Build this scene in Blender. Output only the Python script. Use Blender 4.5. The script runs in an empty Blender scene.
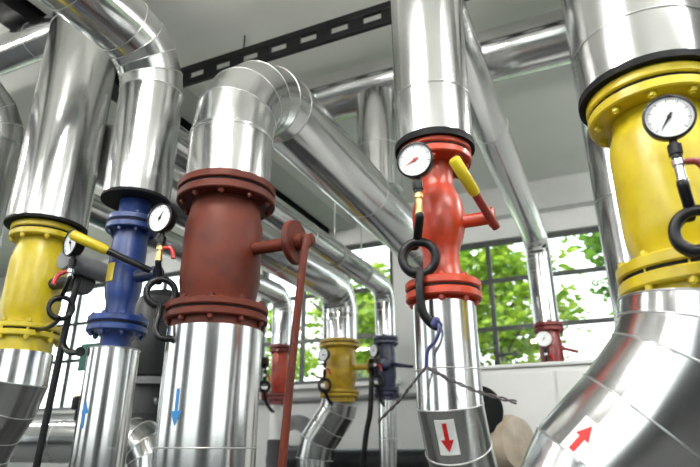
import bpy, bmesh, math, random
from mathutils import Vector, Matrix
random.seed(7)
sc = bpy.context.scene
COL = sc.collection
V = Vector
HC = 1.4            # height of the camera above the floor; shapes are given from camera height
PI = math.pi

# ------------------------------------------------------------------ materials
def nmat(name):
    m = bpy.data.materials.new(name); m.use_nodes = True
    nt = m.node_tree; b = nt.nodes['Principled BSDF']
    return m, nt, b
def N(nt, t, **kw):
    n = nt.nodes.new(t)
    for k, v in kw.items():
        if k in n.inputs: n.inputs[k].default_value = v
        else: setattr(n, k, v)
    return n
def ramp(nt, fac, stops):
    r = nt.nodes.new('ShaderNodeValToRGB'); cr = r.color_ramp
    while len(cr.elements) < len(stops): cr.elements.new(0.5)
    for e, (p, c) in zip(cr.elements, stops):
        e.position = p; e.color = (*c, 1) if len(c) == 3 else c
    nt.links.new(fac, r.inputs[0]); return r.outputs[0]
def metal(name, col, rough, sx, sy, sz, bump=0.12, var=0.10):
    m, nt, b = nmat(name); L = nt.links.new
    tc = N(nt, 'ShaderNodeTexCoord'); mp = N(nt, 'ShaderNodeMapping'); mp.inputs['Scale'].default_value = (sx, sy, sz)
    L(tc.outputs['Object'], mp.inputs['Vector'])
    n1 = N(nt, 'ShaderNodeTexNoise', Scale=1.0, Detail=0.6, Roughness=0.4); L(mp.outputs[0], n1.inputs['Vector'])
    n2 = N(nt, 'ShaderNodeTexNoise', Scale=5.0, Detail=4.0); L(tc.outputs['Object'], n2.inputs['Vector'])
    lo = tuple(c * (1 - var) for c in col)
    L(ramp(nt, n2.outputs[0], [(0.3, lo), (0.7, col)]), b.inputs['Base Color'])
    mr = N(nt, 'ShaderNodeMapRange'); mr.inputs['To Min'].default_value = rough - .06; mr.inputs['To Max'].default_value = rough + .08
    L(n2.outputs[0], mr.inputs[0]); L(mr.outputs[0], b.inputs['Roughness'])
    b.inputs['Metallic'].default_value = 1.0
    bp = N(nt, 'ShaderNodeBump', Strength=bump, Distance=0.01); L(n1.outputs[0], bp.inputs['Height'])
    L(bp.outputs[0], b.inputs['Normal'])
    return m
def paint(name, col, col2=None, rough=0.38, scale=9.0, coat=0.25, bump=0.08, spec=0.5):
    m, nt, b = nmat(name); L = nt.links.new
    tc = N(nt, 'ShaderNodeTexCoord')
    n1 = N(nt, 'ShaderNodeTexNoise', Scale=scale, Detail=5.0, Roughness=0.6); L(tc.outputs['Object'], n1.inputs['Vector'])
    n2 = N(nt, 'ShaderNodeTexNoise', Scale=160.0, Detail=2.0); L(tc.outputs['Object'], n2.inputs['Vector'])
    col2 = col2 or tuple(c * .72 for c in col)
    L(ramp(nt, n1.outputs[0], [(0.34, col2), (0.58, col)]), b.inputs['Base Color'])
    b.inputs['Roughness'].default_value = rough; b.inputs['Coat Weight'].default_value = coat; b.inputs['Coat Roughness'].default_value = .25
    b.inputs['Specular IOR Level'].default_value = spec
    bp = N(nt, 'ShaderNodeBump', Strength=bump, Distance=0.004); L(n2.outputs[0], bp.inputs['Height']); L(bp.outputs[0], b.inputs['Normal'])
    return m
M = {}
AL = (.70, .70, .70)
M['alu_z'] = metal('aluminium_sheet_upright', AL, .18, 15, 15, .25, bump=.09)
M['alu_y'] = metal('aluminium_sheet_lengthways', AL, .18, 15, .25, 15, bump=.09)
M['alu_x'] = metal('aluminium_sheet_crossways', AL, .18, .25, 15, 15, bump=.09)
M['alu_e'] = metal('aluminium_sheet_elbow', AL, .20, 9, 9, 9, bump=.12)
M['alu_refl'] = metal('aluminium_sheet_dark_reflection', (.50, .50, .49), .24, 9, 9, 9, bump=.12)  # duller sheet, with the dark floor reflection put into its colour
M['seam'] = metal('seam_bead', (.70, .70, .69), .30, 20, 20, 20, bump=.05)
M['steel'] = metal('galvanised_steel', (.5, .5, .49), .38, 20, 20, 20)
M['brass'] = metal('brass', (.72, .52, .22), .28, 30, 30, 30)
M['chrome'] = metal('bright_steel', (.82, .82, .82), .15, 20, 20, 20, bump=.03)
M['yellow'] = paint('yellow_enamel', (.62, .49, .010), (.52, .38, .008))
M['yellow_dirty'] = paint('yellow_enamel_aged', (.55, .36, .008), (.36, .21, .010))
M['blue'] = paint('blue_enamel', (.012, .040, .19), (.008, .025, .11))
M['navy'] = paint('navy_enamel', (.012, .018, .06))
M['rust'] = paint('oxide_red_primer', (.115, .020, .009), (.070, .014, .008), rough=.5, coat=0, spec=.25)
M['red'] = paint('red_enamel', (.50, .042, .008), (.35, .028, .008))
M['darkred'] = paint('dark_red_enamel', (.22, .018, .014))
M['redknob'] = paint('red_plastic', (.50, .02, .015), rough=.3)
M['black'] = paint('black_enamel', (.007, .007, .008), rough=.34, coat=0, spec=.3)
M['rubber'] = paint('black_gasket', (.006, .006, .007), rough=.65, coat=0, spec=.2)
M['darkgrey'] = paint('dark_grey_enamel', (.035, .037, .040), rough=.42, coat=0, spec=.35)
M['grey'] = paint('grey_enamel', (.22, .225, .23), rough=.45)
M['green'] = paint('green_enamel', (.008, .12, .085), rough=.45)
M['beige'] = paint('beige_enamel', (.50, .41, .31), rough=.4)
M['white'] = paint('white_enamel', (.84, .84, .82), (.79, .79, .77), rough=.45, scale=2.0)
M['dial'] = paint('white_dial', (.80, .81, .82), (.76, .77, .78), rough=.35, coat=.4, bump=0)
M['ink'] = paint('black_ink', (.02, .02, .02), rough=.6, coat=0, bump=0)
M['redink'] = paint('red_ink', (.55, .012, .010), rough=.45, coat=0, bump=0)
M['blueink'] = paint('blue_ink', (.035, .22, .52), rough=.45, coat=0, bump=0)
M['sticker'] = paint('white_sticker', (.78, .78, .76), rough=.5, coat=0, bump=0)
M['wire'] = paint('dark_wire', (.06, .05, .05), rough=.45)
M['bluewire'] = paint('blue_wire', (.045, .045, .16), rough=.4)
M['ceil'] = paint('painted_ceiling', (.76, .77, .725), (.71, .72, .675), rough=.8, scale=.9, coat=0, bump=.2)
M['beam'] = paint('painted_beam', (.50, .51, .48), (.44, .45, .42), rough=.8, scale=1.5, coat=0, bump=.2)
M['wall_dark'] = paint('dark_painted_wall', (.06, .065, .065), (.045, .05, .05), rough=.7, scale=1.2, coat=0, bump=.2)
M['wall'] = paint('painted_wall', (.70, .705, .69), (.63, .635, .62), rough=.75, scale=1.2, coat=0, bump=.2)
M['floor'] = paint('concrete_floor', (.13, .13, .125), (.09, .09, .088), rough=.55, scale=2.2, coat=0, bump=.2)
M['frame'] = paint('window_frame_paint', (.055, .06, .058), rough=.5)
M['bark'] = paint('bark', (.10, .07, .045), rough=.9, coat=0)
M['ground'] = paint('outdoor_ground', (.20, .24, .12), rough=.9, coat=0, scale=.6)
M['roof'] = paint('roof_slab', (.3, .3, .3), rough=.9, coat=0)
def leafmat(name, c1, c2):
    m, nt, b = nmat(name); L = nt.links.new
    gi = N(nt, 'ShaderNodeNewGeometry')
    c = ramp(nt, gi.outputs['Random Per Island'], [(0, c1), (1, c2)])
    L(c, b.inputs['Base Color']); b.inputs['Roughness'].default_value = .5
    tr = N(nt, 'ShaderNodeBsdfTranslucent'); L(c, tr.inputs[0])
    mx = N(nt, 'ShaderNodeMixShader'); mx.inputs[0].default_value = .45
    L(b.outputs[0], mx.inputs[1]); L(tr.outputs[0], mx.inputs[2])
    L(mx.outputs[0], nt.nodes['Material Output'].inputs[0]); return m
M['leaf'] = leafmat('leaves', (.13, .27, .015), (.50, .64, .06))
M['leaf2'] = leafmat('leaves_dark', (.06, .18, .015), (.28, .47, .05))
def glassmat():
    m, nt, b = nmat('window_glass'); L = nt.links.new
    t = N(nt, 'ShaderNodeBsdfTransparent'); t.inputs[0].default_value = (.95, .97, .96, 1)
    g = N(nt, 'ShaderNodeBsdfGlossy', Roughness=.02); lw = N(nt, 'ShaderNodeLayerWeight', Blend=.5)
    pw = N(nt, 'ShaderNodeMath', operation='POWER'); L(lw.outputs['Facing'], pw.inputs[0]); pw.inputs[1].default_value = 5
    f = N(nt, 'ShaderNodeMath', operation='MULTIPLY_ADD'); L(pw.outputs[0], f.inputs[0]); f.inputs[1].default_value = .8; f.inputs[2].default_value = .035
    mx = N(nt, 'ShaderNodeMixShader'); L(f.outputs[0], mx.inputs[0]); L(t.outputs[0], mx.inputs[1]); L(g.outputs[0], mx.inputs[2])
    L(mx.outputs[0], nt.nodes['Material Output'].inputs[0]); return m
M['glass'] = glassmat()
def lampmat():
    m, nt, b = nmat('added_fill_tube')
    b.inputs['Emission Color'].default_value = (1, .98, .94, 1); b.inputs['Emission Strength'].default_value = 230.0
    return m
M['fill_lamp'] = lampmat()  # glow of the added battens out of view

# ------------------------------------------------------------------ mesh helpers
def newbm(): return bmesh.new()
def frame_of(d):
    d = V(d).normalized()
    a = V((0, 0, 1)) if abs(d.z) < .9 else V((1, 0, 0))
    u = d.cross(a).normalized(); v = d.cross(u).normalized()
    return d, u, v
def rings_of(path, r, seg, closed=False):
    """cross sections of a tube along a polyline, mitred at each corner"""
    P = [V(p) for p in path]; n = len(P); out = []
    d0 = (P[1] - P[0]).normalized(); _, u, v = frame_of(d0)
    rr = r if isinstance(r, (list, tuple)) else [r] * n
    for i in range(n):
        if closed:
            din = (P[i] - P[i - 1]).normalized(); dout = (P[(i + 1) % n] - P[i]).normalized()
        else:
            din = (P[i] - P[i - 1]).normalized() if i > 0 else (P[1] - P[0]).normalized()
            dout = (P[i + 1] - P[i]).normalized() if i < n - 1 else din
        # carry the frame onto the incoming direction
        u = (u - din * u.dot(din)).normalized(); v = din.cross(u).normalized()
        nb = (din + dout).normalized()
        ring = []
        for k in range(seg):
            a = 2 * PI * k / seg
            q = u * math.cos(a) * rr[i] + v * math.sin(a) * rr[i]
            t = -q.dot(nb) / din.dot(nb)
            ring.append(P[i] + q + din * t)
        out.append(ring)
    return out
def skin(bm, rings, cap0=True, cap1=True, closed=False, sharp=()):
    vs = [[bm.verts.new(p) for p in r] for r in rings]; n = len(vs); s = len(vs[0])
    for i in range(n if closed else n - 1):
        a, b = vs[i], vs[(i + 1) % n]
        for k in range(s):
            f = bm.faces.new((a[k], a[(k + 1) % s], b[(k + 1) % s], b[k])); f.smooth = True
    for i in sharp:
        for k in range(s):
            e = bm.edges.get((vs[i][k], vs[i][(k + 1) % s]))
            if e: e.smooth = False
    if not closed:
        for flag, r, i in ((cap0, vs[0], 0), (cap1, vs[-1], n - 1)):
            if flag:
                f = bm.faces.new(r if i else list(reversed(r)))
                for e in f.edges: e.smooth = False
def tube(path, r, seg=14, bm=None, caps=True, closed=False):
    bm = bm or newbm(); skin(bm, rings_of(path, r, seg, closed), caps, caps, closed); return bm
def lathe(prof, at, d=(0, 0, 1), seg=40, bm=None, sharp_deg=28, cap=True):
    """profile = [(radius, distance along d)]"""
    bm = bm or newbm(); d, u, v = frame_of(d); at = V(at); rings = []
    for r, h in prof:
        rings.append([at + d * h + (u * math.cos(2 * PI * k / seg) + v * math.sin(2 * PI * k / seg)) * max(r, .0004) for k in range(seg)])
    sh = []
    for i in range(1, len(prof) - 1):
        a = V((prof[i][0] - prof[i-1][0], prof[i][1] - prof[i-1][1])); b = V((prof[i+1][0] - prof[i][0], prof[i+1][1] - prof[i][1]))
        if a.length > 1e-7 and b.length > 1e-7 and math.degrees(a.angle(b)) > sharp_deg: sh.append(i)
    skin(bm, rings, cap, cap, False, sh); return bm
def box(x0, x1, y0, y1, z0, z1, bm=None, bev=0.0):
    b2 = newbm()
    bmesh.ops.create_cube(b2, size=1.0)
    for v in b2.verts: v.co = V(((x0 + x1) / 2 + v.co.x * (x1 - x0), (y0 + y1) / 2 + v.co.y * (y1 - y0), (z0 + z1) / 2 + v.co.z * (z1 - z0)))
    if bev: bmesh.ops.bevel(b2, geom=b2.edges[:], offset=bev, segments=2, affect='EDGES', profile=.5)
    if bm is None: return b2
    me = bpy.data.meshes.new('t'); b2.to_mesh(me); bm.from_mesh(me); bpy.data.meshes.remove(me); b2.free(); return bm
def fillet(pts, R, n):
    """round the corners of a polyline; returns points and index pairs of the bends"""
    P = [V(p) for p in pts]; out = [P[0]]; bends = []
    for i in range(1, len(P) - 1):
        a = (P[i-1] - P[i]).normalized(); b = (P[i+1] - P[i]).normalized(); ang = a.angle(b)
        rad = R[i-1] if isinstance(R, (list, tuple)) else R
        t = rad / math.tan(ang / 2); c = P[i] + (a + b).normalized() * (rad / math.sin(ang / 2))
        s = P[i] + a * t - c; e = P[i] + b * t - c; tot = s.angle(e); ax = s.cross(e).normalized(); i0 = len(out)
        for k in range(n + 1): out.append(c + Matrix.Rotation(tot * k / n, 3, ax) @ s)
        bends.append((i0, len(out) - 1))
    out.append(P[-1]); return out, bends
def catmull(pts, n=8):
    P = [V(p) for p in pts]; P = [P[0] * 2 - P[1]] + P + [P[-1] * 2 - P[-2]]; out = []
    for i in range(1, len(P) - 2):
        for k in range(n):
            t = k / n; a, b, c, d = P[i-1], P[i], P[i+1], P[i+2]
            out.append(.5 * ((2*b) + (c - a)*t + (2*a - 5*b + 4*c - d)*t*t + (3*b - a - 3*c + d)*t**3))
    out.append(P[-2]); return out

# ------------------------------------------------------------------ object helpers
BASE = {}
def link(name, bm, mat, off):
    me = bpy.data.meshes.new(name)
    bmesh.ops.translate(bm, verts=bm.verts, vec=-off)
    bmesh.ops.recalc_face_normals(bm, faces=bm.faces)
    bm.to_mesh(me); bm.free(); me.materials.append(M[mat])
    o = bpy.data.objects.new(name, me); COL.objects.link(o); return o
def thing(name, label, cat, loc, group=None):
    o = bpy.data.objects.new(name, None); COL.objects.link(o); o.empty_display_size = .05
    o.location = V(loc) + V((0, 0, HC)); o['label'] = label; o['category'] = cat
    if group: o['group'] = group
    BASE[o.name] = V(loc); return o
def part(name, bm, mat, parent, label=None, stuff=False):
    root = parent
    while root.parent: root = root.parent
    o = link(name, bm, mat, BASE[root.name]); o.parent = parent
    if label: o['label'] = label
    if stuff: o['kind'] = 'stuff'
    return o
def solo(name, bm, mat, label, cat, loc=(0, 0, 0), group=None):
    o = link(name, bm, mat, V(loc)); o.location = V(loc) + V((0, 0, HC)); o['label'] = label; o['category'] = cat
    if group: o['group'] = group
    BASE[o.name] = V(loc); return o
def struct(name, bm, mat, parent=None):
    o = link(name, bm, mat, V((0, 0, 0)))
    if parent: o.parent = parent
    else:
        o.location = (0, 0, HC); o['kind'] = 'structure'
    return o
def bead(parent, ring, r=.0022, name='seam_band'):
    return part(name, tube(ring, r, 6, closed=True), 'seam', parent)

# pipes --------------------------------------------------------------
def axis_mat(a, b):
    d = (V(b) - V(a)); k = max(range(3), key=lambda i: abs(d[i])); return ('alu_x', 'alu_y', 'alu_z')[k]
def pipe(root, pts, r, R=.2, n=4, seg=56, seams=(), bend_seams=True, rim=0, mats=None, bend_mat='alu_e', cap0=True, cap1=True, bead_r=.0022):
    """sheet clad pipe: straight lengths, segmented elbows and the seam bands of the cladding"""
    path, bends = fillet(pts, R, n) if len(pts) > 2 else ([V(p) for p in pts], [])
    rg = rings_of(path, r, seg); cur = 0; k = 0
    cuts = [(a, b) for a, b in bends]
    nm = lambda a, b: 'upright_jacket' if abs((V(b) - V(a)).normalized().z) > .7 else 'level_jacket'
    for a, b in cuts + [(len(path) - 1, None)]:
        m = mats[k] if mats else axis_mat(path[cur], path[a])
        if (path[a] - path[cur]).length > 1e-4:
            bm = newbm(); skin(bm, rg[cur:a + 1], cap0 and cur == 0, cap1 and b is None)
            part(nm(path[cur], path[a]), bm, m, root)
        k += 1
        if b is not None:
            bm = newbm(); skin(bm, rg[a:b + 1], False, False, sharp=range(0, b - a + 1)); part('elbow', bm, bend_mat, root)
            if bend_seams:
                for i in range(a, b + 1): bead(root, rg[i], bead_r)
            cur = b
    for p, d in seams:
        d, u, v = frame_of(d); p = V(p)
        bead(root, [p + (u * math.cos(2*PI*q/seg) + v * math.sin(2*PI*q/seg)) * (r + .0005) for q in range(seg)], bead_r)
    return path
def decal(root, name, p, axis, normal, r, poly, mat, lift=.0012, label=None):
    """a flat outline wrapped on the pipe: poly = [(across, along)]"""
    ax = V(axis).normalized(); nn = V(normal); nn = (nn - ax * nn.dot(ax)).normalized(); cr = ax.cross(nn)
    bm = newbm()
    # cut the outline into narrow strips so that it follows the curve
    vs = [bm.verts.new((x, y, 0)) for x, y in poly]; bm.faces.new(vs)
    xs = [q[0] for q in poly]; x0, x1 = min(xs), max(xs)
    for k in range(1, 10):
        xx = x0 + (x1 - x0) * k / 10
        bmesh.ops.bisect_plane(bm, geom=bm.verts[:] + bm.edges[:] + bm.faces[:], plane_co=(xx, 0, 0), plane_no=(1, 0, 0))
    rr = r + lift
    for v in bm.verts:
        a = v.co.x / rr; y = v.co.y
        v.co = V(p) + ax * y + nn * (math.cos(a) * rr) + cr * (math.sin(a) * rr)
    ex = bmesh.ops.extrude_face_region(bm, geom=bm.faces[:])
    d0 = V(p)
    for v in [g for g in ex['geom'] if isinstance(g, bmesh.types.BMVert)]:
        q = v.co - d0; rad = q - ax * q.dot(ax); v.co -= rad.normalized() * (lift * .8)
    return part(name, bm, mat, root, label)
def arrow_poly(w, h, head=.5, shaft=.36, up=True):
    s = 1 if up else -1; t = h / 2; hh = t - h * head
    p = [(-w*shaft/2, -t), (w*shaft/2, -t), (w*shaft/2, hh), (w/2, hh), (0, t), (-w/2, hh), (-w*shaft/2, hh)]
    return [(x, y * s) for x, y in p]

# valves -------------------------------------------------------------
def flange_pair(root, c, z0, z1, r, mat, rb, nb=8, br=.011, d=(0, 0, 1), top=True, phase=.2):
    """two bolted plates with a gasket between them"""
    x, y = c; t = (z1 - z0); g = t * .14
    for a, b, up in ((z0, z0 + (t - g) / 2, 0), (z1 - (t - g) / 2, z1, 1)):
        e = min(.004, (b - a) * .2)
        part('flange', lathe([(.02, a), (r - e, a), (r, a + e), (r, b - e), (r - e, b), (.02, b)], (x, y, 0)), mat, root)
    part('gasket', lathe([(.02, z0 + (t-g)/2 - .001), (r * .95, z0 + (t-g)/2 - .001), (r * .95, z1 - (t-g)/2 + .001), (.02, z1 - (t-g)/2 + .001)], (x, y, 0)), 'rubber', root)
    b0 = None
    for k in range(nb):
        a = 2 * PI * k / nb + phase; px, py = x + rb * math.cos(a), y + rb * math.sin(a)
        if b0 is None:
            bm = lathe([(br*.55, z0 - br*1.5), (br*.55, z1 + br*1.2)], (px, py, 0), seg=10) if top else lathe([(br*.55, z0 - br*1.5), (br*.55, z0 + .004)], (px, py, 0), seg=10)
            lathe([(br, z0 - br*1.1), (br, z0 + .001)], (px, py, 0), seg=6, bm=bm)
            if top: lathe([(br, z1 - .001), (br, z1 + br*.8)], (px, py, 0), seg=6, bm=bm)
            b0 = part('bolt', bm, mat, root); o0 = V((px, py, 0))
        else:
            o = b0.copy(); COL.objects.link(o); o.parent = root; o.location = V((px, py, 0)) - o0
def big_valve(root, c, s, mat, zt=.895, zu0=.835, zl0=.42, zl1=.475, zb=.385, rf=.17, rbody=.14, rneck=.12, rlow=.13, fmat=None, nb=8):
    """flanged valve with a barrel body; flanges, gaskets, bolts and body"""
    x, y = c
    prof = [(rneck, zu0 + .002), (rneck, zu0 - .012), (rneck * 1.02, zu0 - .03), (rbody * .95, zu0 - .06), (rbody, zu0 - .09), (rbody, zl1 + .085), (rbody * .965, zl1 + .055),
            (rneck * 1.04, zl1 + .03), (rneck, zl1 + .012), (rneck, zl1 - .002)]
    part('body', lathe(prof, (x, y, 0), seg=56), mat, root)
    flange_pair(root, c, zu0, zt, rf, fmat or mat, (rf + rbody) / 2 - .002, nb, top=False)
    flange_pair(root, c, zl0, zl1, rf * .97, fmat or mat, (rf + rbody) / 2, nb)
    part('lower_collar', lathe([(rlow, zl0 + .001), (rlow, zb)], (x, y, 0), seg=48), mat, root)
def side_branch(root, c, z, x0, x1, mat, r=.022, rd=.075, xh=None):
    """stub, vertical flange disc and hub on the +X side of a valve"""
    y = c[1]
    part('side_branch', lathe([(r, x0), (r, x1)], (0, y, z), (1, 0, 0), seg=24), mat, root)
    dd = part('branch_flange', lathe([(.015, x1 - .004), (rd - .004, x1 - .004), (rd, x1), (rd, x1 + .014), (rd - .004, x1 + .018), (.015, x1 + .018)], (0, y, z), (1, 0, 0), seg=36), mat, root)
    return dd

# gauges -------------------------------------------------------------
def gauge(label, c, n, R, ring, ring_r, e1, tail, cock_mat='chrome', handle_mat='redknob', handle_dir=(1, 0, -.2), needle=200, needle_mat='ink', tube_r=.0085, stem=.075, group=None, name='pressure_gauge', detail=True, case='black', loop=True, ring_in=100):
    t = thing(name, label, 'gauge', (c[0], c[1], c[2] - R - stem))
    c = V(c); n = V(n).normalized()
    seg = 44 if detail else 24
    part('case', lathe([(.004, -.034), (R * .86, -.034), (R * .95, -.026), (R * 1.0, -.006), (R * 1.06, -.004), (R * 1.06, .004), (R * .95, .006), (R*.95, -.001), (.004, -.001)], c, n, seg), case, t, 'black round case')
    d = part('dial', lathe([(.0005, -.001), (R * .96, -.001), (R * .96, .0012), (.0005, .0012)], c, n, seg), 'dial', t, 'white dial')
    _, u, v = frame_of(n)
    upv = V((0, 0, 1)) - n * n.z; upv.normalize(); rt = upv.cross(n).normalized()
    a = math.radians(needle); dr = upv * math.cos(a) + rt * math.sin(a); pr = dr.cross(n).normalized()
    def plate(pts, th, base=.0016):
        bm = newbm(); lo = [bm.verts.new(p + n * base) for p in pts]; hi = [bm.verts.new(p + n * (base + th)) for p in pts]
        bm.faces.new(hi); bm.faces.new(list(reversed(lo)))
        for k in range(len(pts)): bm.faces.new((lo[k], lo[(k+1) % len(pts)], hi[(k+1) % len(pts)], hi[k]))
        return bm
    w = R * .035
    part('needle', plate([c - dr * R * .22 - pr * w * 1.6, c + dr * R * .1 - pr * w * 1.5, c + dr * R * .74, c + dr * R * .1 + pr * w * 1.5, c - dr * R * .22 + pr * w * 1.6], .0008, .003), needle_mat, t)
    part('needle_hub', lathe([(R * .09, 0.0), (R * .09, .006), (.0005, .0065)], c, n, 16), needle_mat, d)
    if detail:
        bm = newbm()
        for k in range(0, 41):
            a = math.radians(-135 + 270 * k / 40); q = upv * math.cos(a) + rt * math.sin(a); p2 = q.cross(n).normalized()
            major = k % 5 == 0; r0 = R * (.72 if major else .80); r1 = R * .88; hw = R * (.016 if major else .008)
            b = plate([c + q*r0 - p2*hw, c + q*r1 - p2*hw, c + q*r1 + p2*hw, c + q*r0 + p2*hw], .0006, .0016)
            me = bpy.data.meshes.new('t'); b.to_mesh(me); bm.from_mesh(me); bpy.data.meshes.remove(me); b.free()
        part('scale_marks', bm, 'ink', d)
    # stem, union nut and cock below the case
    cz = c - n * .018; z0 = cz.z - R
    dn = V((0, 0, -1))
    part('union_nut', lathe([(.009, -.006), (.009, .012), (.0155, .013), (.0155, .036), (.012, .037), (.012, .046)], (cz.x, cz.y, z0), dn, 6 if detail else 12), 'black', t)
    ck = part('cock', lathe([(.009, .044), (.013, .050), (.013, .062), (.010, .066), (.010, stem * .92), (.0125, stem * .93), (.0125, stem)], (cz.x, cz.y, z0), dn, 16), cock_mat, t, None)
    hd = V(handle_dir).normalized(); hp = V((cz.x, cz.y, z0 - .056))
    hb = catmull([hp, hp + hd * .018, hp + hd * .036 + V((0, 0, -.004)), hp + hd * .046 + V((0, 0, -.022)), hp + hd * .050 + V((0, 0, -.042))], 5)
    part('cock_handle', tube(hb, [.006 + .002 * min(1, k / 8) for k in range(len(hb))], 10), handle_mat, t, None)
    s = V((cz.x, cz.y, z0 - stem + .002)); e1 = V(e1).normalized(); rc = V(ring); ez = V((0, 0, 1)); en = e1.cross(ez)
    pts = [s, s + (V((0, 0, -1)) * .012)]
    if loop:
        nn = 26; tot = 360 + (270 - ring_in)
        for k in range(nn + 1):
            a = math.radians(ring_in + tot * k / nn)
            pts.append(rc + e1 * math.cos(a) * ring_r + ez * math.sin(a) * ring_r - en * (.011 - .022 * k / nn))
    pts += [V(p) for p in tail]
    sp = catmull(pts, 4 if loop else 6)
    part('siphon', tube(sp, tube_r, 12), 'black', t, 'black siphon tube with a coil' if loop else None)
    return t

# ------------------------------------------------------------------ setting
FL = -HC; CE = 2.73
struct('floor', box(-9.5, 2.5, -3.5, 6.0, FL - .15, FL), 'floor')
struct('ceiling', box(-9.7, 2.7, -3.7, 6.2, CE, CE + .2), 'ceil')
def wall_with_openings(name, axis, pos, thick, a0, a1, holes, mat='wall'):
    """wall along one axis with rectangular openings (a0, a1, z0, z1)"""
    bm = newbm()
    def add(u0, u1, z0, z1):
        if u1 - u0 < 1e-4 or z1 - z0 < 1e-4: return
        if axis == 'x': box(u0, u1, pos, pos + thick, z0, z1, bm)
        else: box(pos, pos + thick, u0, u1, z0, z1, bm)
    cur = a0
    for h0, h1, z0, z1 in sorted(holes):
        add(cur, h0, FL, CE); add(h0, h1, FL, z0); add(h0, h1, z1, CE); cur = h1
    add(cur, a1, FL, CE)
    return struct(name, bm, mat)
wn = [0]
def window(axis, pos, a0, a1, z0, z1, vs, hs, latch=None, w=.045):
    """steel framed window: frame and glazing bars, panes, sill"""
    wn[0] += 1
    bm = newbm(); t = .05
    def add(b, u0, u1, y0, y1, q0, q1):
        if axis == 'x': box(u0, u1, y0, y1, q0, q1, b)
        else: box(y0, y1, u0, u1, q0, q1, b)
    for u0, u1, q0, q1 in ((a0, a0 + .05, z0, z1), (a1 - .05, a1, z0, z1), (a0 + .05, a1 - .05, z0, z0 + .05), (a0 + .05, a1 - .05, z1 - .05, z1)): add(bm, u0, u1, pos - t/2, pos + t/2, q0, q1)
    for v in vs: add(bm, v - w/2, v + w/2, pos - t/2 + .004, pos + t/2 - .004, z0 + .05, z1 - .05)
    for h in hs: add(bm, a0 + .05, a1 - .05, pos - t/2 + .007, pos + t/2 - .007, h - w/2, h + w/2)
    f = struct('window_%d' % wn[0], bm, 'frame')
    g = newbm(); add(g, a0 + .04, a1 - .04, pos - .003, pos + .003, z0 + .04, z1 - .04)
    p = link('pane', g, 'glass', V((0, 0, 0))); p.parent = f
    if latch:
        x, z = latch
        b = newbm(); box(x - .05, x + .05, pos - .06, pos - .02, z - .02, z + .02, b); tube([(x + .03, pos - .06, z), (x + .16, pos - .075, z + .005)], .014, 10, b); lathe([(.03, 0), (.03, .03)], (x + .16, pos - .09, z), (0, 1, 0), 14, b)
        q = link('latch', b, 'frame', V((0, 0, 0))); q.parent = f
    return f
FW = [(-1.63, .69, .79, 2.18), (-3.95, -2.15, .73, 2.38), (-6.2, -4.35, .73, 2.38), (-8.6, -6.6, .55, 2.38)]
wall_with_openings('wall_front', 'x', 6.0, .2, -9.5, 2.5, FW)
window('x', 6.06, *FW[0], [-1.05, -.47, .42], [1.21, 1.73], latch=(-1.02, .93))
window('x', 6.06, *FW[1], [-3.35, -2.75], [1.25, 1.80])
window('x', 6.06, *FW[2], [-5.6, -4.97], [1.25, 1.80])
window('x', 6.06, *FW[3], [-7.9, -7.25], [1.25, 1.80])
BW = [(-7.6, -4.6, .1, 2.5), (-2.6, .3, .1, 2.5)]
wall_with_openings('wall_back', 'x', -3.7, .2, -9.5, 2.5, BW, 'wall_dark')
for h in BW: window('x', -3.6, *h, [(h[0] + h[1]) / 2], [1.5])
RW = [(-2.2, .6, .1, 2.5), (2.6, 4.6, .3, 2.4)]
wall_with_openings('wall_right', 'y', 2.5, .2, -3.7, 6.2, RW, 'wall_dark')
for h in RW: window('y', 2.6, *h, [(h[0] + h[1]) / 2], [1.4])
LW = [(-2.2, 1.8, .1, 2.5)]
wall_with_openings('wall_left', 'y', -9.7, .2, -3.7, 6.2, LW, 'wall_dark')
for h in LW: window('y', -9.6, *h, [(h[0] + h[1]) / 2], [1.4])
b = newbm()
for i, h in enumerate(FW): box(h[0] - .06, h[1] + .06, 5.90, 5.998, h[2] - .05, h[2] - .005, b)
struct('trim_1', b, 'white')                                    # inner window sills
struct('trim_2', box(-2.92, -2.62, -3.5, 5.99, 2.58, CE - .001), 'beam')      # ceiling beams
struct('trim_3', box(-3.16, -2.98, -3.5, 5.99, 2.50, CE - .001), 'black')
struct('trim_4', box(-2.3, 2.49, 5.86, 5.999, 2.40, CE - .001), 'wall')

# unseen battens added outside the frame to brighten the room and ceiling
def batten(x, y, label):
    zl = CE - .62
    t = thing('added_fill_lamp', label, 'fill_lamp', (x, y, CE), 'added fill battens')
    part('housing', box(x - .62, x + .62, y - .04, y + .04, zl, zl + .05, bev=.006), 'white', t)
    part('tube', tube([(x - .58, y, zl - .028), (x + .58, y, zl - .028)], .018, 12), 'fill_lamp', t, 'lit white tube')
    bm = newbm()
    for s in (-1, 1): box(x + s * .6 - .015, x + s * .6 + .015, y - .02, y + .02, zl - .05, zl + .002, bm)
    part('lamp_holder', bm, 'white', t)
    for s in (-1, 1): part('drop_rod', tube([(x + s * .5, y, zl + .048), (x + s * .5, y, CE - .001)], .006, 8), 'white', t)
for x, y in [(-4.2, -1.6), (-1.6, -1.6), (1.0, -1.6), (-4.4, .7), (1.2, .9), (-.9, .2), (-5.6, 2.9), (1.6, 2.9)]:  # last one set near the white cabinet to brighten it
    batten(x, y, 'added out-of-frame fill batten with one lit tube hanging from the ceiling')

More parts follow.
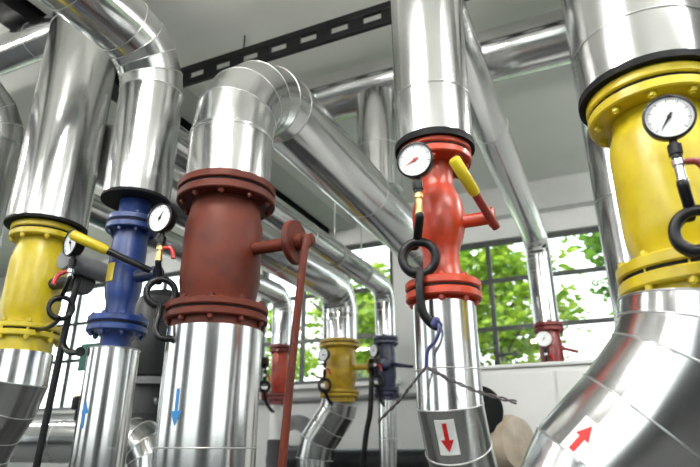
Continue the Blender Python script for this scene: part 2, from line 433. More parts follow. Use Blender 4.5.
# ------------------------------------------------------------------ outdoors
struct('ground', box(-40, 30, 6.2, 45, FL - .5, FL - .3), 'ground')
def tree(x, y, h, rx, rz, zc, n, mat, label):
    t = thing('tree', label, 'tree', (x, y, FL - .3), 'trees beyond the windows')
    tr = catmull([(x, y, FL - .32), (x + .08, y, FL + h * .3), (x - .06, y + .05, FL + h * .6), (x, y, FL + h * .85)], 5)
    tk = part('trunk', tube(tr, [.14 - .1 * k / len(tr) for k in range(len(tr))], 10), 'bark', t)
    bm = newbm()
    for k in range(9):
        a = random.uniform(0, 2 * PI); s = tr[random.randint(5, len(tr) - 2)]
        e = s + V((math.cos(a) * rx * .75, math.sin(a) * rx * .75, random.uniform(.2, .9) * rz))
        tube(catmull([s, (s + e) / 2 + V((0, 0, .15)), e], 4), .028, 6, bm)
    part('branches', bm, 'bark', t)
    bm = newbm(); cl = []
    for k in range(46):
        d = V((random.gauss(0, 1), random.gauss(0, 1), random.gauss(0, 1))).normalized() * random.uniform(.35, 1)
        cl.append(V((x + d.x * rx, y + d.y * rx, zc + d.z * rz)))
    for k in range(n):
        c = random.choice(cl) + V((random.gauss(0, .17), random.gauss(0, .17), random.gauss(0, .16)))
        s = random.uniform(.05, .10); rot = Matrix.Rotation(random.uniform(0, 2*PI), 3, 'Z') @ Matrix.Rotation(random.uniform(-1.2, 1.2), 3, 'X')
        q = [(-.5, 0, 0), (0, -.42, .06), (.55, 0, 0), (0, .42, .06)]
        bm.faces.new([bm.verts.new(c + rot @ V(p) * s * 2) for p in q])
    part('leaves', bm, mat, t, stuff=True)
tree(-1.6, 9.6, 4.6, 1.15, 1.5, 2.3, 3600, 'leaf', 'light green tree seen left in the right-hand window')
tree(.7, 11.4, 5.2, 1.2, 1.3, 3.4, 2600, 'leaf2', 'green tree seen behind the small dark red valve and right of it')
tree(-4.2, 9.8, 4.6, 1.2, 1.4, 2.1, 3400, 'leaf', 'light green tree seen between the red rod and the small yellow valve')
tree(-6.9, 11.2, 4.4, 1.1, 1.3, 1.9, 1600, 'leaf', 'light green tree seen left of the small red valve')
tree(-3.3, 14.2, 5.6, 1.5, 1.6, 3.2, 1500, 'leaf2', 'darker green tree seen left of the small navy valve, farther off')

# ------------------------------------------------------------------ front row of pipes and valves
YR = 1.55
XLY, XBL, XBR, XRD, XRY, XFL = -2.13, -1.635, -1.19, -.405, .21, -2.64
Z1 = (0, 0, 1); Y1v = (0, 1, 0); X1v = (1, 0, 0)
def foot(root, x, y, r):
    part('floor_flange', lathe([(r, FL), (r + .07, FL), (r + .07, FL + .025), (r, FL + .025)], (x, y, 0), seg=36), 'darkgrey', root)

# left yellow
t = thing('riser_pipe', 'wide silver clad pipe rising from the left yellow valve to the ceiling', 'pipe', (XLY, YR, .90))
pipe(t, [(XLY, YR, .905), (XLY, YR, 2.725)], .160, seams=[((XLY, YR, 1.93), Z1)])
part('end_ring', lathe([(.07, .895), (.162, .895), (.162, .907), (.07, .907)], (XLY, YR, 0), seg=56), 'rubber', t)
t = thing('strainer_valve', 'big bright yellow flanged valve at the far left', 'valve', (XLY, YR, .38))
big_valve(t, (XLY, YR), 1, 'yellow', rf=.134, rbody=.110, rneck=.096, rlow=.108, zb=.362)
side_branch(t, (XLY, YR), .64, XLY + .09, -1.87, 'darkgrey', .024, .062)
part('branch_hub', lathe([(.01, 0), (.036, .0), (.040, .006), (.040, .23), (.036, .236), (.01, .236)], (-1.835, 1.43, .685), Y1v, 28), 'grey', t, 'grey round hub')
part('drain_rod', tube(catmull([(-1.845, 1.53, .66), (-1.83, 1.505, .60), (-1.842, 1.50, .45), (-1.865, 1.50, -.05), (-1.92, 1.50, FL)], 6), .0125, 12), 'black', t, 'long black drain rod')
part('drain_lever', tube(catmull([(-1.838, 1.50, .37), (-1.80, 1.49, .345), (-1.755, 1.48, .335), (-1.71, 1.47, .335)], 5), [.011] * 14 + [.017, .017], 12), 'black', t, 'short black lever')
t = thing('drain_pipe', 'silver clad pipe with segmented bend under the left yellow valve', 'pipe', (XLY, YR, FL))
pp = [(XLY, YR, .366), (XLY, YR, .255), (XLY - .03, YR, .17), (XLY - .09, YR, .085), (XLY - .14, YR, -.01), (XLY - .15, YR, -.12), (XLY - .15, YR, FL)]
rg = rings_of(pp, .117, 56)
for nme, a, b_, mt in (('upright_jacket', 0, 1, 'alu_z'), ('elbow', 1, 5, 'alu_refl'), ('upright_jacket', 5, 6, 'alu_z')):
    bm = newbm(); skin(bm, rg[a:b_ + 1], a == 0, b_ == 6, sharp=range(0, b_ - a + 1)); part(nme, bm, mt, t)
for i in range(1, 6): bead(t, rg[i])
foot(t, XLY - .15, YR, .117)
gauge('round white pressure gauge by the left yellow valve, behind the yellow lever end', (-1.745, 1.377, .72), (-.22, -1, -.05), .049, (-1.815, 1.441, .496), .040, (.62, .78, 0), [(-1.85, 1.455, .445), (-1.92, 1.48, .438), (-2.015, 1.51, .445)], needle=160, handle_dir=(-.5, -.6, -.25), stem=.08)

# far left pipe, cut by the frame
t = thing('bent_pipe', 'silver clad pipe with segmented elbow at the left frame edge', 'pipe', (XFL, YR, FL))
pipe(t, [(XFL, YR, FL), (XFL, YR, 1.65), (XFL, -.9, 1.65), (XFL, -.9, 2.72)], .125, R=.22, n=4)
foot(t, XFL, YR, .125)

# blue
t = thing('bent_pipe', 'silver clad pipe above the blue valve, bending over toward the viewer', 'pipe', (XBL, YR, .99))
pipe(t, [(XBL, YR, .940), (XBL, YR, 1.65), (XBL, -.9, 1.65), (XBL, -.9, 2.72)], .130, R=.21, n=4, seams=[((XBL, 1.08, 1.65), Y1v)])
part('end_ring', lathe([(.05, .930), (.132, .930), (.132, .942), (.05, .942)], (XBL, YR, 0), seg=48), 'rubber', t)
t = thing('flanged_valve', 'tall blue valve with yellow plate and yellow-tipped lever', 'valve', (XBL, YR, .36))
part('upper_collar', lathe([(.064, .992), (.060, .96), (.060, .875), (.068, .855)], (XBL, YR, 0)), 'blue', t)
flange_pair(t, (XBL, YR), .80, .858, .097, 'blue', .078, 8, .009)
part('body', lathe([(.062, .803), (.062, .78), (.066, .74), (.066, .57), (.060, .54), (.053, .515), (.053, .47), (.060, .462)], (XBL, YR, 0), seg=48), 'blue', t)
flange_pair(t, (XBL, YR), .405, .463, .106, 'blue', .088, 8, .010)
part('lower_collar', lathe([(.06, .407), (.054, .395), (.052, .345)], (XBL, YR, 0)), 'blue', t)
decal(t, 'rating_plate', (XBL, YR, .625), Z1, (-.12, -1, 0), .066, [(-.020, -.035), (.020, -.035), (.020, .035), (-.020, .035)], 'yellow', .004, 'small yellow plate')
part('lever_hub', lathe([(.02, 0), (.024, .004), (.024, .085), (.03, .087), (.03, .11), (.02, .114)], (XBL + .055, YR, .617), X1v, 24), 'navy', t)
A, B = V((-1.478, 1.538, .617)), V((-1.690, 1.336, .728))
lv = part('lever', tube([A + (B - A) * -.06, A + (B - A) * .6, B], [.012, .013, .014], 14), 'black', t, 'black lever')
part('lever_grip', tube([A + (B - A) * .58, A + (B - A) * .62, A + (B - A) * 1.0, A + (B - A) * 1.02], [.014, .019, .019, .015], 16), 'yellow', lv, 'yellow grip')
t = thing('lower_pipe', 'silver clad pipe with blue up arrow under the blue valve', 'pipe', (XBL, YR, FL))
pipe(t, [(XBL, YR, FL), (XBL, YR, .348)], .088, seams=[((XBL, YR, .346), Z1)])
foot(t, XBL, YR, .088)
decal(t, 'flow_arrow', (XBL, YR, .118), Z1, (0, -1, 0), .088, arrow_poly(.034, .088, .46, .30), 'blueink', label='blue up arrow')

# rust brown
t = thing('bent_pipe', 'wide silver clad pipe above the brown valve with elbow and long sloping-looking run', 'pipe', (XBR, YR, .90))
pipe(t, [(XBR, YR, .90), (XBR, YR, 1.445), (XBR, 4.45, 1.445), (XBR, 4.45, FL)], .155, R=.34, n=5, seams=[((XBR, YR, 1.10), Z1), ((XBR, 2.85, 1.445), Y1v), ((XBR, 3.7, 1.445), Y1v)])
t = thing('strainer_valve', 'big rust brown flanged valve left of centre', 'valve', (XBR, YR, .39))
big_valve(t, (XBR, YR), 1, 'rust', zt=.905, zu0=.835, rf=.176, rbody=.136, rneck=.122, rlow=.150, zb=.374, zl0=.403, zl1=.46, nb=10)
side_branch(t, (XBR, YR), .652, XBR + .12, -.905, 'rust', .022, .076)
part('branch_hub', lathe([(.02, 0), (.030, .003), (.030, .03), (.022, .034), (.022, .060), (.012, .066)], (-.892, YR, .652), X1v, 24), 'rust', t)
part('drain_rod', tube(catmull([(-.850, 1.55, .655), (-.842, 1.535, .63), (-.846, 1.52, .58), (-.884, 1.50, -.04), (-.965, 1.50, FL)], 6), .0125, 14), 'rust', t, 'long thin rust brown rod')
t = thing('lower_pipe', 'wide silver clad pipe with blue down arrow under the brown valve', 'pipe', (XBR, YR, FL))
pipe(t, [(XBR, YR, FL), (XBR, YR, .376)], .156, seams=[((XBR, YR, .012), Z1)])
foot(t, XBR, YR, .156)
decal(t, 'flow_arrow', (XBR, YR, .125), Z1, (0, -1, 0), .156, arrow_poly(.042, .108, .40, .26, up=False), 'blueink', label='blue down arrow')
gauge('round white pressure gauge between the blue and the brown valve', (-1.331, 1.377, .748), (0, -1, -.06), .050, (-1.331, 1.424, .496), .046, (.72, .69, 0), [(-1.305, 1.40, .42), (-1.30, 1.385, .37), (-1.275, 1.385, .335), (-1.25, 1.41, .335)], needle=30, cock_mat='brass', handle_dir=(.7, .3, .1), stem=.10, tube_r=.0105)

# orange red
t = thing('riser_pipe', 'silver clad pipe rising from the red valve to the ceiling', 'pipe', (XRD, YR, .89))
pipe(t, [(XRD, YR, .895), (XRD, YR, 2.725)], .122, seams=[((XRD, YR, 1.06), Z1)])
part('end_ring', lathe([(.05, .876), (.124, .876), (.124, .898), (.05, .898)], (XRD, YR, 0), seg=56), 'rubber', t)
t = thing('globe_valve', 'orange-red valve with side branch and yellow-grip lever', 'valve', (XRD, YR, .39))
flange_pair(t, (XRD, YR), .828, .884, .112, 'red', .090, 8, .010, top=False)
part('body', lathe([(.054, .83), (.050, .79), (.050, .755), (.055, .742), (.073, .70), (.078, .67), (.078, .625), (.068, .585), (.058, .56), (.053, .545), (.053, .50), (.060, .465), (.066, .452)], (XRD, YR, 0), seg=56), 'red', t)
flange_pair(t, (XRD, YR), .397, .452, .108, 'red', .088, 8, .010)
part('lower_collar', lathe([(.080, .400), (.084, .385)], (XRD, YR, 0)), 'red', t)
part('side_branch', lathe([(.02, .05), (.020, .145), (.028, .147), (.030, .150), (.030, .162), (.020, .166)], (XRD, YR, .632), X1v, 24), 'red', t)
A, B = V((-.245, 1.545, .612)), V((-.309, 1.380, .752))
lv = part('lever', tube([A + (B - A) * -.08, A + (B - A) * .7], .0125, 14), 'darkred', t, 'dark red lever')
part('lever_grip', tube([A + (B - A) * .45, A + (B - A) * .50, A + (B - A) * .98, B], [.012, .0165, .0175, .013], 16), 'yellow', lv, 'yellow grip')
t = thing('drain_pipe', 'silver clad pipe with white red-arrow sticker under the red valve', 'pipe', (XRD, YR, FL))
pp = [(XRD, YR, .386), (XRD, YR, .115), (XRD + .004, YR + .045, .012), (XRD + .01, YR + .12, -.10), (XRD + .01, YR + .17, -.24), (XRD + .01, YR + .18, -.40), (XRD + .01, YR + .18, FL)]
rg = rings_of(pp, .088, 56)
for nme, a, b_, mt in (('upright_jacket', 0, 1, 'alu_z'), ('elbow', 1, 5, 'alu_refl'), ('upright_jacket', 5, 6, 'alu_z')):
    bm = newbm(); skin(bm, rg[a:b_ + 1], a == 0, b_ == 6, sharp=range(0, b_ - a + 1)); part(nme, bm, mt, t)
for i in range(1, 6): bead(t, rg[i])
d, u, v = frame_of(Z1)
bead(t, [V((XRD, YR, .205)) + (u * math.cos(2*PI*q/48) + v * math.sin(2*PI*q/48)) * .0885 for q in range(48)], .002)
foot(t, XRD + .01, YR + .18, .088)
ax = V(pp[2]) - V(pp[1]); ax = -ax.normalized(); pm = V(pp[1]) * .56 + V(pp[2]) * .44
st = decal(t, 'arrow_sticker', pm, ax, (0, -1, 0), .088, [(-.026, -.045), (.026, -.045), (.026, .045), (-.026, .045)], 'sticker', .0015, 'white sticker')
decal(st, 'flow_arrow', pm, ax, (0, -1, 0), .088, arrow_poly(.034, .074, .42, .34, up=False), 'redink', .0028, 'red down arrow')
gauge('round white pressure gauge with red needle beside the red valve', (-.416, 1.37, .766), (0, -1, -.10), .050, (-.440, 1.446, .503), .046, (.98, .2, 0), [(-.437, 1.43, .41), (-.434, 1.435, .35), (-.415, 1.445, .318), (-.405, 1.464, .312)], needle=-115, needle_mat='redink', cock_mat='brass', handle_mat='black', handle_dir=(-.3, .9, .1), stem=.115, tube_r=.0125)
t = thing('tie_wire', 'twisted dark wire with blue end hanging below the red valve siphon', 'wire', (-.41, 1.45, .1))
part('blue_tail', tube(catmull([(-.402, 1.440, .322), (-.390, 1.432, .300), (-.402, 1.435, .270), (-.426, 1.438, .245), (-.434, 1.446, .205)], 6), .005, 10), 'bluewire', t, 'blue insulated wire')
part('knot', lathe([(.004, -.016), (.011, -.010), (.012, .006), (.005, .014)], (-.400, 1.437, .318), (.5, 0, .8), 12), 'bluewire', t)
def twist(pts, r=.0032, turns=5, off=.0032):
    P = catmull(pts, 10); bm = newbm()
    for s in (0, PI):
        Q = []
        for k, p in enumerate(P):
            a = s + turns * 2 * PI * k / len(P); Q.append(p + V((0, math.cos(a), math.sin(a))) * off)
        tube(Q, r * .75, 7, bm)
    return bm
part('wire_strand', twist([(-.434, 1.446, .205), (-.472, 1.442, .165), (-.510, 1.445, .125), (-.575, 1.46, .075)]), 'wire', t)
part('wire_strand', twist([(-.434, 1.446, .205), (-.370, 1.43, .170), (-.290, 1.40, .132), (-.205, 1.37, .105)]), 'wire', t)

# right yellow
t = thing('riser_pipe', 'very wide silver clad pipe rising from the right yellow valve', 'pipe', (XRY, YR, .90))
pipe(t, [(XRY, YR, .92), (XRY, YR, 2.725)], .184, seams=[((XRY, YR, 1.06), Z1)], seg=72)
part('end_ring', lathe([(.09, .905), (.186, .905), (.186, .925), (.09, .925)], (XRY, YR, 0), seg=64), 'rubber', t)
t = thing('strainer_valve', 'big bright yellow flanged valve at the right', 'valve', (XRY, YR, .38))
big_valve(t, (XRY, YR), 1, 'yellow', zt=.905, zu0=.836, rf=.169, rbody=.131, rneck=.112, rlow=.134, zb=.318, zl0=.358, zl1=.43, nb=10)
t = thing('drain_pipe', 'wide silver clad pipe with segmented bend under the right yellow valve', 'pipe', (XRY, YR, FL))
pp = [(XRY - .004, YR, .324), (XRY - .014, YR, .265), (XRY - .05, YR, .18), (XRY - .150, YR, .062), (XRY - .262, YR, -.045), (XRY - .325, YR, -.155), (XRY - .335, YR, -.26), (XRY - .335, YR, FL)]
rg = rings_of(pp, .168, 72)
for nme, a, b_, mt in (('upright_jacket', 0, 1, 'alu_z'), ('elbow', 1, 6, 'alu_e'), ('upright_jacket', 6, 7, 'alu_z')):
    bm = newbm(); skin(bm, rg[a:b_ + 1], a == 0, b_ == 7, sharp=range(0, b_ - a + 1)); part(nme, bm, mt, t)
for i in range(0, 7): bead(t, rg[i], .003)
foot(t, XRY - .335, YR, .168)
ax = (V(pp[3]) - V(pp[4])).normalized(); pm = V(pp[3]) * .20 + V(pp[4]) * .80
nr = (-.33, -.93, .29)
st = decal(t, 'arrow_sticker', pm, ax, nr, .168, [(-.028, -.044), (.028, -.044), (.028, .044), (-.028, .044)], 'sticker', .0015, 'white sticker')
decal(st, 'flow_arrow', pm, ax, nr, .168, arrow_poly(.036, .068, .48, .38), 'redink', .0028, 'red up arrow')
gauge('large white pressure gauge in front of the right yellow valve', (.197, 1.268, .686), (0, -1, -.10), .050, (.212, 1.318, .433), .046, (.99, -.1, 0), [(.225, 1.33, .36), (.23, 1.36, .32), (.225, 1.41, .30)], needle=-145, handle_mat='darkred', handle_dir=(.95, .1, .05), stem=.105, tube_r=.0125)

# ------------------------------------------------------------------ overhead runs and the row of small valves by the windows
YB = 4.4
def run(x, z, r, y0, R, label, n=5, seams=(), zt=.885, lap=True):
    t = thing('overhead_pipe', label, 'pipe', (x, YB, zt))
    pipe(t, [(x, y0, z), (x, YB, z), (x, YB, zt)], r, R=R, n=n, seams=seams, bend_seams=lap)
    return t
run(XBL - .02, 1.305, .085, 1.66, .13, 'thin silver clad pipe running overhead to the small navy valve', seams=[((XBL - .02, 3.0, 1.305), Y1v), ((XBL-.02, 4.4, 1.1), Z1)])
run(-2.07, 1.335, .150, 1.70, .22, 'silver clad pipe running overhead to the small yellow valve', seams=[((-2.07, 3.3, 1.335), Y1v), ((-2.07, 4.4, 1.06), Z1)])
run(-2.65, 1.34, .088, 1.66, .15, 'thin silver clad pipe running overhead to the small red valve')
run(-.385, 1.555, .092, 1.68, .17, 'silver clad pipe sloping past the red valve down to the small dark red valve', seams=[((-.385, 2.6, 1.555), Y1v), ((-.385, 4.4, 1.28), Z1)])
def small_valve(x, mat, label, rf, rb, rl, lowlen, kind='strainer_valve', z0=.42):
    t = thing(kind, label, 'valve', (x, YB, z0 - .04))
    flange_pair(t, (x, YB), .825, .885, rf, mat, rf * .82, 8, .011)
    part('body', lathe([(rb * .86, .83), (rb * .9, .79), (rb, .75), (rb, .56), (rb * .9, .52), (rb * .86, .47)], (x, YB, 0), seg=32), mat, t)
    flange_pair(t, (x, YB), z0, z0 + .055, rf * .96, mat, rf * .80, 8, .011)
    part('lower_collar', lathe([(rb * .9, z0 + .001), (rb * .9, z0 - .04)], (x, YB, 0)), mat, t)
    return t
t = small_valve(-2.07, 'yellow_dirty', 'small aged yellow valve in the far row by the windows', .170, .138, .1, 0)
side_branch(t, (-2.07, YB), .655, -1.95, -1.80, 'yellow_dirty', .024, .07)
part('branch_cap', lathe([(.02, 0), (.07, .002), (.07, .05), (.02, .055)], (-1.79, YB, .655), X1v, 24), 'black', t)
part('drain_rod', tube(catmull([(-1.765, YB - .02, .64), (-1.765, YB - .05, .56), (-1.78, YB - .05, .3), (-1.84, YB - .05, -.05), (-1.95, YB - .05, FL)], 5), .022, 10), 'black', t, 'long black rod')
t = small_valve(-2.65, 'darkred', 'small red valve in the far row, left of the brown rod', .102, .080, .06, 0)
for c in t.children:
    if c.name.startswith('body'): c.data.materials[0] = M['red']
side_branch(t, (-2.67, YB), .46, -2.72, -2.80, 'darkred', .03, .05)
t = small_valve(-1.655, 'navy', 'small navy blue valve in the far row by the windows', .104, .080, .07, 0, 'flanged_valve')
part('lever', tube([(-1.60, YB - .06, .655), (-1.40, YB - .10, .62)], [.020, .012], 12), 'navy', t)
part('bonnet', lathe([(.05, 0), (.055, .05), (.04, .08), (.04, .11), (.02, .115)], (-1.655, YB - .05, .655), (.5, -1, 0), 20), 'navy', t)
t = small_valve(-.375, 'darkred', 'small dark red valve in the far row, before the right-hand window', .108, .082, .07, 0)
part('lever', tube([(-.31, YB - .04, .70), (-.19, YB - .05, .66)], .012, 10), 'darkred', t)
gauge('small white gauge on the dark red valve by the right-hand window', (-.405, YB - .13, .755), (0, -1, 0), .050, 0 and (0,0,0) or (0, 0, 0), .03, X1v, [(-.405, YB - .12, .62), (-.40, YB - .10, .56), (-.39, YB - .06, .54)], stem=.06, detail=False, loop=False, needle=30, case='white')
gauge('small white gauge left of the small yellow valve', (-2.10, YB - .25, .735), (-.3, -1, 0), .052, (-2.10, YB - .22, .50), .045, (.85, .5, 0), [(-2.09, YB - .2, .42), (-2.08, YB - .16, .37), (-2.07, YB - .12, .355)], stem=.07, detail=False, tube_r=.013, needle=100)
gauge('small dark-backed gauge left of the small red valve', (-2.72, YB - .16, .72), (-1, -.25, 0), .05, (-2.70, YB - .16, .52), .04, (.85, .5, 0), [(-2.69, YB - .14, .40), (-2.67, YB - .10, .34), (-2.67, YB - .04, .32)], stem=.07, detail=False, tube_r=.014, needle=20)
gauge('small pale gauge left of the small navy valve', (-1.70, YB - .16, .755), (-.5, -1, 0), .05, (-1.68, YB - .14, .52), .04, (.85, .5, 0), [(-1.67, YB - .12, .42), (-1.66, YB - .10, .36), (-1.655, YB - .05, .335)], stem=.07, detail=False, tube_r=.012, needle=20)
# below the small valves
t = thing('drain_pipe', 'silver clad pipe with segmented bend under the small yellow valve', 'pipe', (-2.29, YB, FL))
pp = [(-2.07, YB, .382), (-2.09, YB, .31), (-2.17, YB, .20), (-2.26, YB, .085), (-2.29, YB, -.05), (-2.29, YB, FL)]
rg = rings_of(pp, .148, 40)
for nme, a, b_, mt in (('elbow', 0, 4, 'alu_refl'), ('upright_jacket', 4, 5, 'alu_z')):
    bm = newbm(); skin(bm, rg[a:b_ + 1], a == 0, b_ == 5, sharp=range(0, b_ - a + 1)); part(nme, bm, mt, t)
for i in range(0, 5): bead(t, rg[i], .003)
foot(t, -2.29, YB, .148)
t = thing('lower_pipe', 'narrow white pipe under the small red valve', 'pipe', (-2.67, YB, FL))
part('upright_pipe', lathe([(.055, .381), (.055, .10)], (-2.67, YB, 0), seg=28), 'white', t)
part('lower_sleeve', lathe([(.062, .10), (.066, .09), (.066, FL)], (-2.67, YB, 0), seg=28), 'darkgrey', t, 'dark grey sleeve')
t = thing('lower_pipe', 'narrow silver pipe under the small navy valve', 'pipe', (-1.655, YB, FL))
pipe(t, [(-1.655, YB, FL), (-1.655, YB, .381)], .072, seg=36, seams=[((-1.655, YB, .10), Z1)])
t = thing('lower_pipe', 'narrow pipe under the small dark red valve, behind the white cabinet', 'pipe', (-.375, YB, FL))
pipe(t, [(-.375, YB, FL), (-.375, YB, .381)], .07, seg=36)

# header pipe under the ceiling, its branch and the slotted channel
t = thing('header_pipe', 'thick silver clad pipe crossing under the ceiling behind the red valve pipe', 'pipe', (.3, 3.15, 2.40))
pipe(t, [(-1.85, 3.15, 2.40), (2.49, 3.15, 2.40)], .170, seams=[((-.7, 3.15, 2.40), X1v), ((.6, 3.15, 2.40), X1v)])
t = thing('branch_pipe', 'short upright silver pipe dropping from the ceiling header to the long run', 'pipe', (XBR, 3.12, 1.5))
pipe(t, [(XBR, 3.12, 1.57), (XBR, 3.12, 2.27)], .148, seams=[((XBR, 3.12, 1.87), Z1)])
t = thing('strut_channel', 'black slotted steel channel hanging below the ceiling', 'channel', (-.8, 2.65, 2.5))
x0, x1 = -2.61, 2.48
part('top_rail', box(x0, x1, 2.633, 2.665, 2.560, 2.612, bev=.003), 'black', t)
part('bottom_rail', box(x0, x1, 2.633, 2.665, 2.452, 2.496, bev=.003), 'black', t)
sp = None; k = 0; xx = x0 + .06
while xx < x1:
    if sp is None: sp = part('spacer', box(xx, xx + .10, 2.637, 2.661, 2.495, 2.561), 'black', t)
    else:
        o = sp.copy(); COL.objects.link(o); o.parent = t; o.location = (xx - x0 - .06, 0, 0)
    xx += .225
hr = None
for xx in (-2.0, -.75, .5, 1.75):
    if hr is None: hr = part('hanger_rod', tube([(-2.0, 2.65, 2.61), (-2.0, 2.65, CE - .001)], .006, 8), 'black', t)
    else:
        o = hr.copy(); COL.objects.link(o); o.parent = t; o.location = (xx + 2.0, 0, 0)
# hangers of the thin run
for (xx, yy, zz, rr, lab) in ((XBL - .02, 3.42, 1.305, .085, 'thin steel hanger rod holding the thin overhead run, nearer one'), (XBL - .02, 3.9, 1.305, .085, 'thin steel hanger rod holding the thin overhead run, farther one')):
    t = thing('pipe_hanger', lab, 'hanger', (xx, yy, zz), 'pipe hangers')
    part('clamp', lathe([(rr + .001, -.014), (rr + .006, -.014), (rr + .006, .014), (rr + .001, .014)], (xx, yy, zz), Y1v, 32, cap=False), 'steel', t)
    part('rod', tube([(xx, yy, zz + rr), (xx, yy, CE - .001)], .006, 8), 'steel', t)
# top left pipe below the black beam, upright pipe behind the right yellow valve
t = thing('overhead_pipe', 'silver pipe crossing under the black beam in the top left corner', 'pipe', (-4, 1.86, 2.40))
pipe(t, [(-9.49, 1.83, 2.385), (-2.22, 1.83, 2.385)], .112, seams=[((-2.95, 1.83, 2.385), X1v)])
t = thing('riser_pipe', 'upright silver pipe half hidden behind the right yellow valve', 'pipe', (.137, 2.45, FL))
pipe(t, [(.137, 2.45, FL), (.137, 2.45, CE - .001)], .098, seams=[((.137, 2.45, .98), Z1), ((.137, 2.45, 1.45), Z1)])

# ------------------------------------------------------------------ equipment below and behind
t = thing('equipment_cabinet', 'white steel cabinet below the right-hand window', 'cabinet', (-.1, 3.95, FL))
part('carcass', box(-.97, .95, 3.72, 4.18, FL + .08, .49, bev=.02), 'white', t)
part('top_cover', box(-.985, .965, 3.705, 4.195, .491, .515, bev=.008), 'white', t)
for a, b_ in ((-.95, -.33), (-.31, .31), (.33, .93)): part('door', box(a, b_, 3.705, 3.719, FL + .12, .46, bev=.004), 'white', t)
part('plinth', box(-.94, .92, 3.76, 4.15, FL, FL + .08), 'darkgrey', t)
t = thing('pump_motor', 'beige rounded pump motor with black disc beside the red valve pipe', 'motor', (-.57, 3.25, FL))
part('motor_shell', lathe([(.02, -.17), (.07, -.165), (.115, -.14), (.135, -.09), (.14, -.04), (.14, .12), (.125, .16), (.02, .17)], (-.62, 3.28, .045), (.85, -.52, 0), 40), 'beige', t, 'beige domed shell')
part('coupling_disc', lathe([(.02, 0), (.118, 0), (.122, .004), (.122, .022), (.118, .026), (.02, .026)], (-.655, 3.10, .205), (.55, -.83, 0), 36), 'black', t, 'black disc')
part('disc_hub', lathe([(.05, 0), (.05, .24)], (-.655, 3.10, .205), (-.2, .98, -.06), 20), 'darkgrey', t)
part('stand', box(-.75, -.42, 3.14, 3.42, FL, -.14, bev=.01), 'darkgrey', t)
t = thing('expansion_tank', 'dark grey upright tank behind the blue valve', 'tank', (-2.62, 2.85, FL))
part('shell', lathe([(.05, 1.00), (.12, .98), (.17, .93), (.185, .86), (.185, .47), (.17, .44), (.10, .42)], (-2.62, 2.85, 0), seg=44), 'darkgrey', t)
part('joint_flange', lathe([(.10, .425), (.19, .425), (.19, .385), (.10, .385)], (-2.62, 2.85, 0), seg=40), 'grey', t)
part('neck', lathe([(.12, .386), (.12, .22), (.16, .20), (.16, .17)], (-2.62, 2.85, 0)), 'darkgrey', t)
part('lower_pipe', lathe([(.10, .171), (.10, FL)], (-2.62, 2.85, 0)), 'alu_z', t, 'silver pipe')
part('tap', tube(catmull([(-2.52, 2.76, .29), (-2.46, 2.70, .29), (-2.43, 2.68, .27)], 5), .018, 10), 'chrome', t, 'bright tap')
part('junction_box', box(-3.17, -2.80, 2.74, 2.94, .50, .665, bev=.012), 'green', t, 'green box')
part('box_lid', box(-3.18, -2.80, 2.728, 2.745, .495, .67, bev=.006), 'green', t, 'green lid')
part('lever', tube([(-3.20, 2.76, .33), (-2.74, 2.80, .345)], .015, 10), 'yellow', t, 'yellow lever')
t = thing('cross_pipe', 'dull grey pipe lying low behind the left black rod', 'pipe', (-2.5, 2.35, -.02))
pipe(t, [(-3.25, 2.33, .055), (-2.10, 2.33, .055), (-2.10, 2.33, FL)], .108, R=.14, n=4, mats=['alu_x', 'alu_z'], seams=[((-2.72, 2.33, .055), X1v)])
part('end_cap', lathe([(.02, 0), (.115, 0), (.115, .03), (.02, .03)], (-3.265, 2.33, .055), X1v, 36), 'grey', t)
part('knob', lathe([(.012, 0), (.012, .05), (.034, .055), (.036, .075), (.036, .115), (.03, .122), (.01, .122)], (-2.66, 2.33, .16), Z1, 20), 'black', t, 'black knob')
t = thing('circulation_pump', 'grey pump with round volute behind the brown rod', 'pump', (-2.75, 5.0, FL))
part('volute', lathe([(.04, -.12), (.15, -.11), (.21, -.05), (.22, .0), (.21, .06), (.15, .12), (.04, .13)], (-2.80, 5.0, .12), (.35, -.93, 0), 40), 'grey', t)
part('motor', lathe([(.03, 0), (.12, .005), (.13, .02), (.13, .34), (.12, .36), (.03, .365)], (-2.80 - .03, 5.11, .12), (-.35, .93, 0), 32), 'darkgrey', t)
part('cover', lathe([(.02, 0), (.075, 0), (.07, .02), (.02, .025)], (-2.80 + .045, 4.88, .12), (.35, -.93, 0), 28), 'white', t, 'pale round cover')
part('stand', box(-2.97, -2.63, 4.90, 5.35, FL, -.10, bev=.01), 'darkgrey', t)
t = thing('cross_pipe', 'dark pipe lying low between the small yellow and navy valves', 'pipe', (-2.0, 4.7, -.1))
pipe(t, [(-2.9, 4.72, -.06), (-1.35, 4.72, -.06), (-1.35, 4.72, FL)], .085, R=.12, n=4)
for c in t.children:
    c.data.materials[0] = M['darkgrey']
t = thing('wall_conduit', 'grey conduit along the wall below the windows', 'conduit', (-3, 5.9, .5))
part('tube', tube([(-8.9, 5.955, .56), (-1.02, 5.955, .56)], .028, 12), 'grey', t)
for xx in (-3.6, -2.7, -1.8): part('bracket', box(xx - .03, xx + .03, 5.91, 5.999, .44, .53), 'black', t)

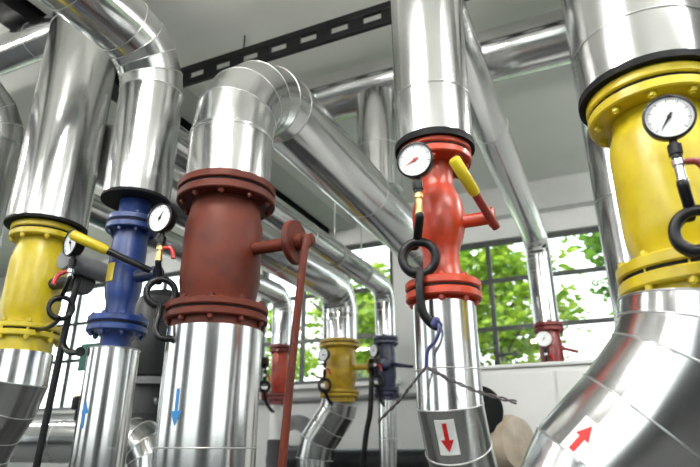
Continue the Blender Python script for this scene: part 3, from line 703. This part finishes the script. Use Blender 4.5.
# ------------------------------------------------------------------ light
w = bpy.data.worlds.new('sky'); sc.world = w; w.use_nodes = True
nt = w.node_tree; bg = nt.nodes['Background']; L = nt.links.new
tc = N(nt, 'ShaderNodeTexCoord'); sx = N(nt, 'ShaderNodeSeparateXYZ'); L(tc.outputs['Generated'], sx.inputs[0])
L(ramp(nt, sx.outputs['Z'], [(0.0, (.50, .54, .50)), (.04, (.95, .97, .96)), (.5, (.80, .90, 1.0)), (1.0, (.55, .74, 1.0))]), bg.inputs[0])
bg.inputs[1].default_value = 3.2
def portal(name, loc, rot, sx_, sy_):
    l = bpy.data.lights.new(name, 'AREA'); l.shape = 'RECTANGLE'; l.size = sx_; l.size_y = sy_; l.cycles.is_portal = True
    o = bpy.data.objects.new(name, l); COL.objects.link(o); o.location = V(loc) + V((0, 0, HC)); o.rotation_euler = rot
for h in FW: portal('daylight_portal', ((h[0]+h[1])/2, 6.12, (h[2]+h[3])/2), (-PI/2, 0, 0), h[1]-h[0], h[3]-h[2])
for h in BW: portal('daylight_portal', ((h[0]+h[1])/2, -3.66, (h[2]+h[3])/2), (PI/2, 0, 0), h[1]-h[0], h[3]-h[2])
for h in RW: portal('daylight_portal', (2.66, (h[0]+h[1])/2, (h[2]+h[3])/2), (PI/2, 0, PI/2), h[1]-h[0], h[3]-h[2])
for h in LW: portal('daylight_portal', (-9.66, (h[0]+h[1])/2, (h[2]+h[3])/2), (PI/2, 0, -PI/2), h[1]-h[0], h[3]-h[2])
s = bpy.data.lights.new('sun', 'SUN'); s.energy = 3.0; s.angle = .01; s.color = (1, .96, .88)
so = bpy.data.objects.new('sun', s); COL.objects.link(so); so.rotation_euler = (math.radians(38), 0, math.radians(-25))

# ------------------------------------------------------------------ camera
cd = bpy.data.cameras.new('camera'); co = bpy.data.objects.new('camera', cd); COL.objects.link(co); sc.camera = co
cd.sensor_width = 36; cd.lens = 36 * 570 / 700; cd.clip_start = .05
co.location = (0, 0, HC); co.rotation_euler = (math.radians(90 + 21), 0, math.radians(24.2))
cd.dof.use_dof = True; cd.dof.focus_distance = 1.85; cd.dof.aperture_fstop = 2.8
sc.view_settings.view_transform = 'Standard'; sc.view_settings.look = 'None'; sc.view_settings.gamma = 1; sc.view_settings.use_curve_mapping = False
sc.view_settings.exposure = 0.15
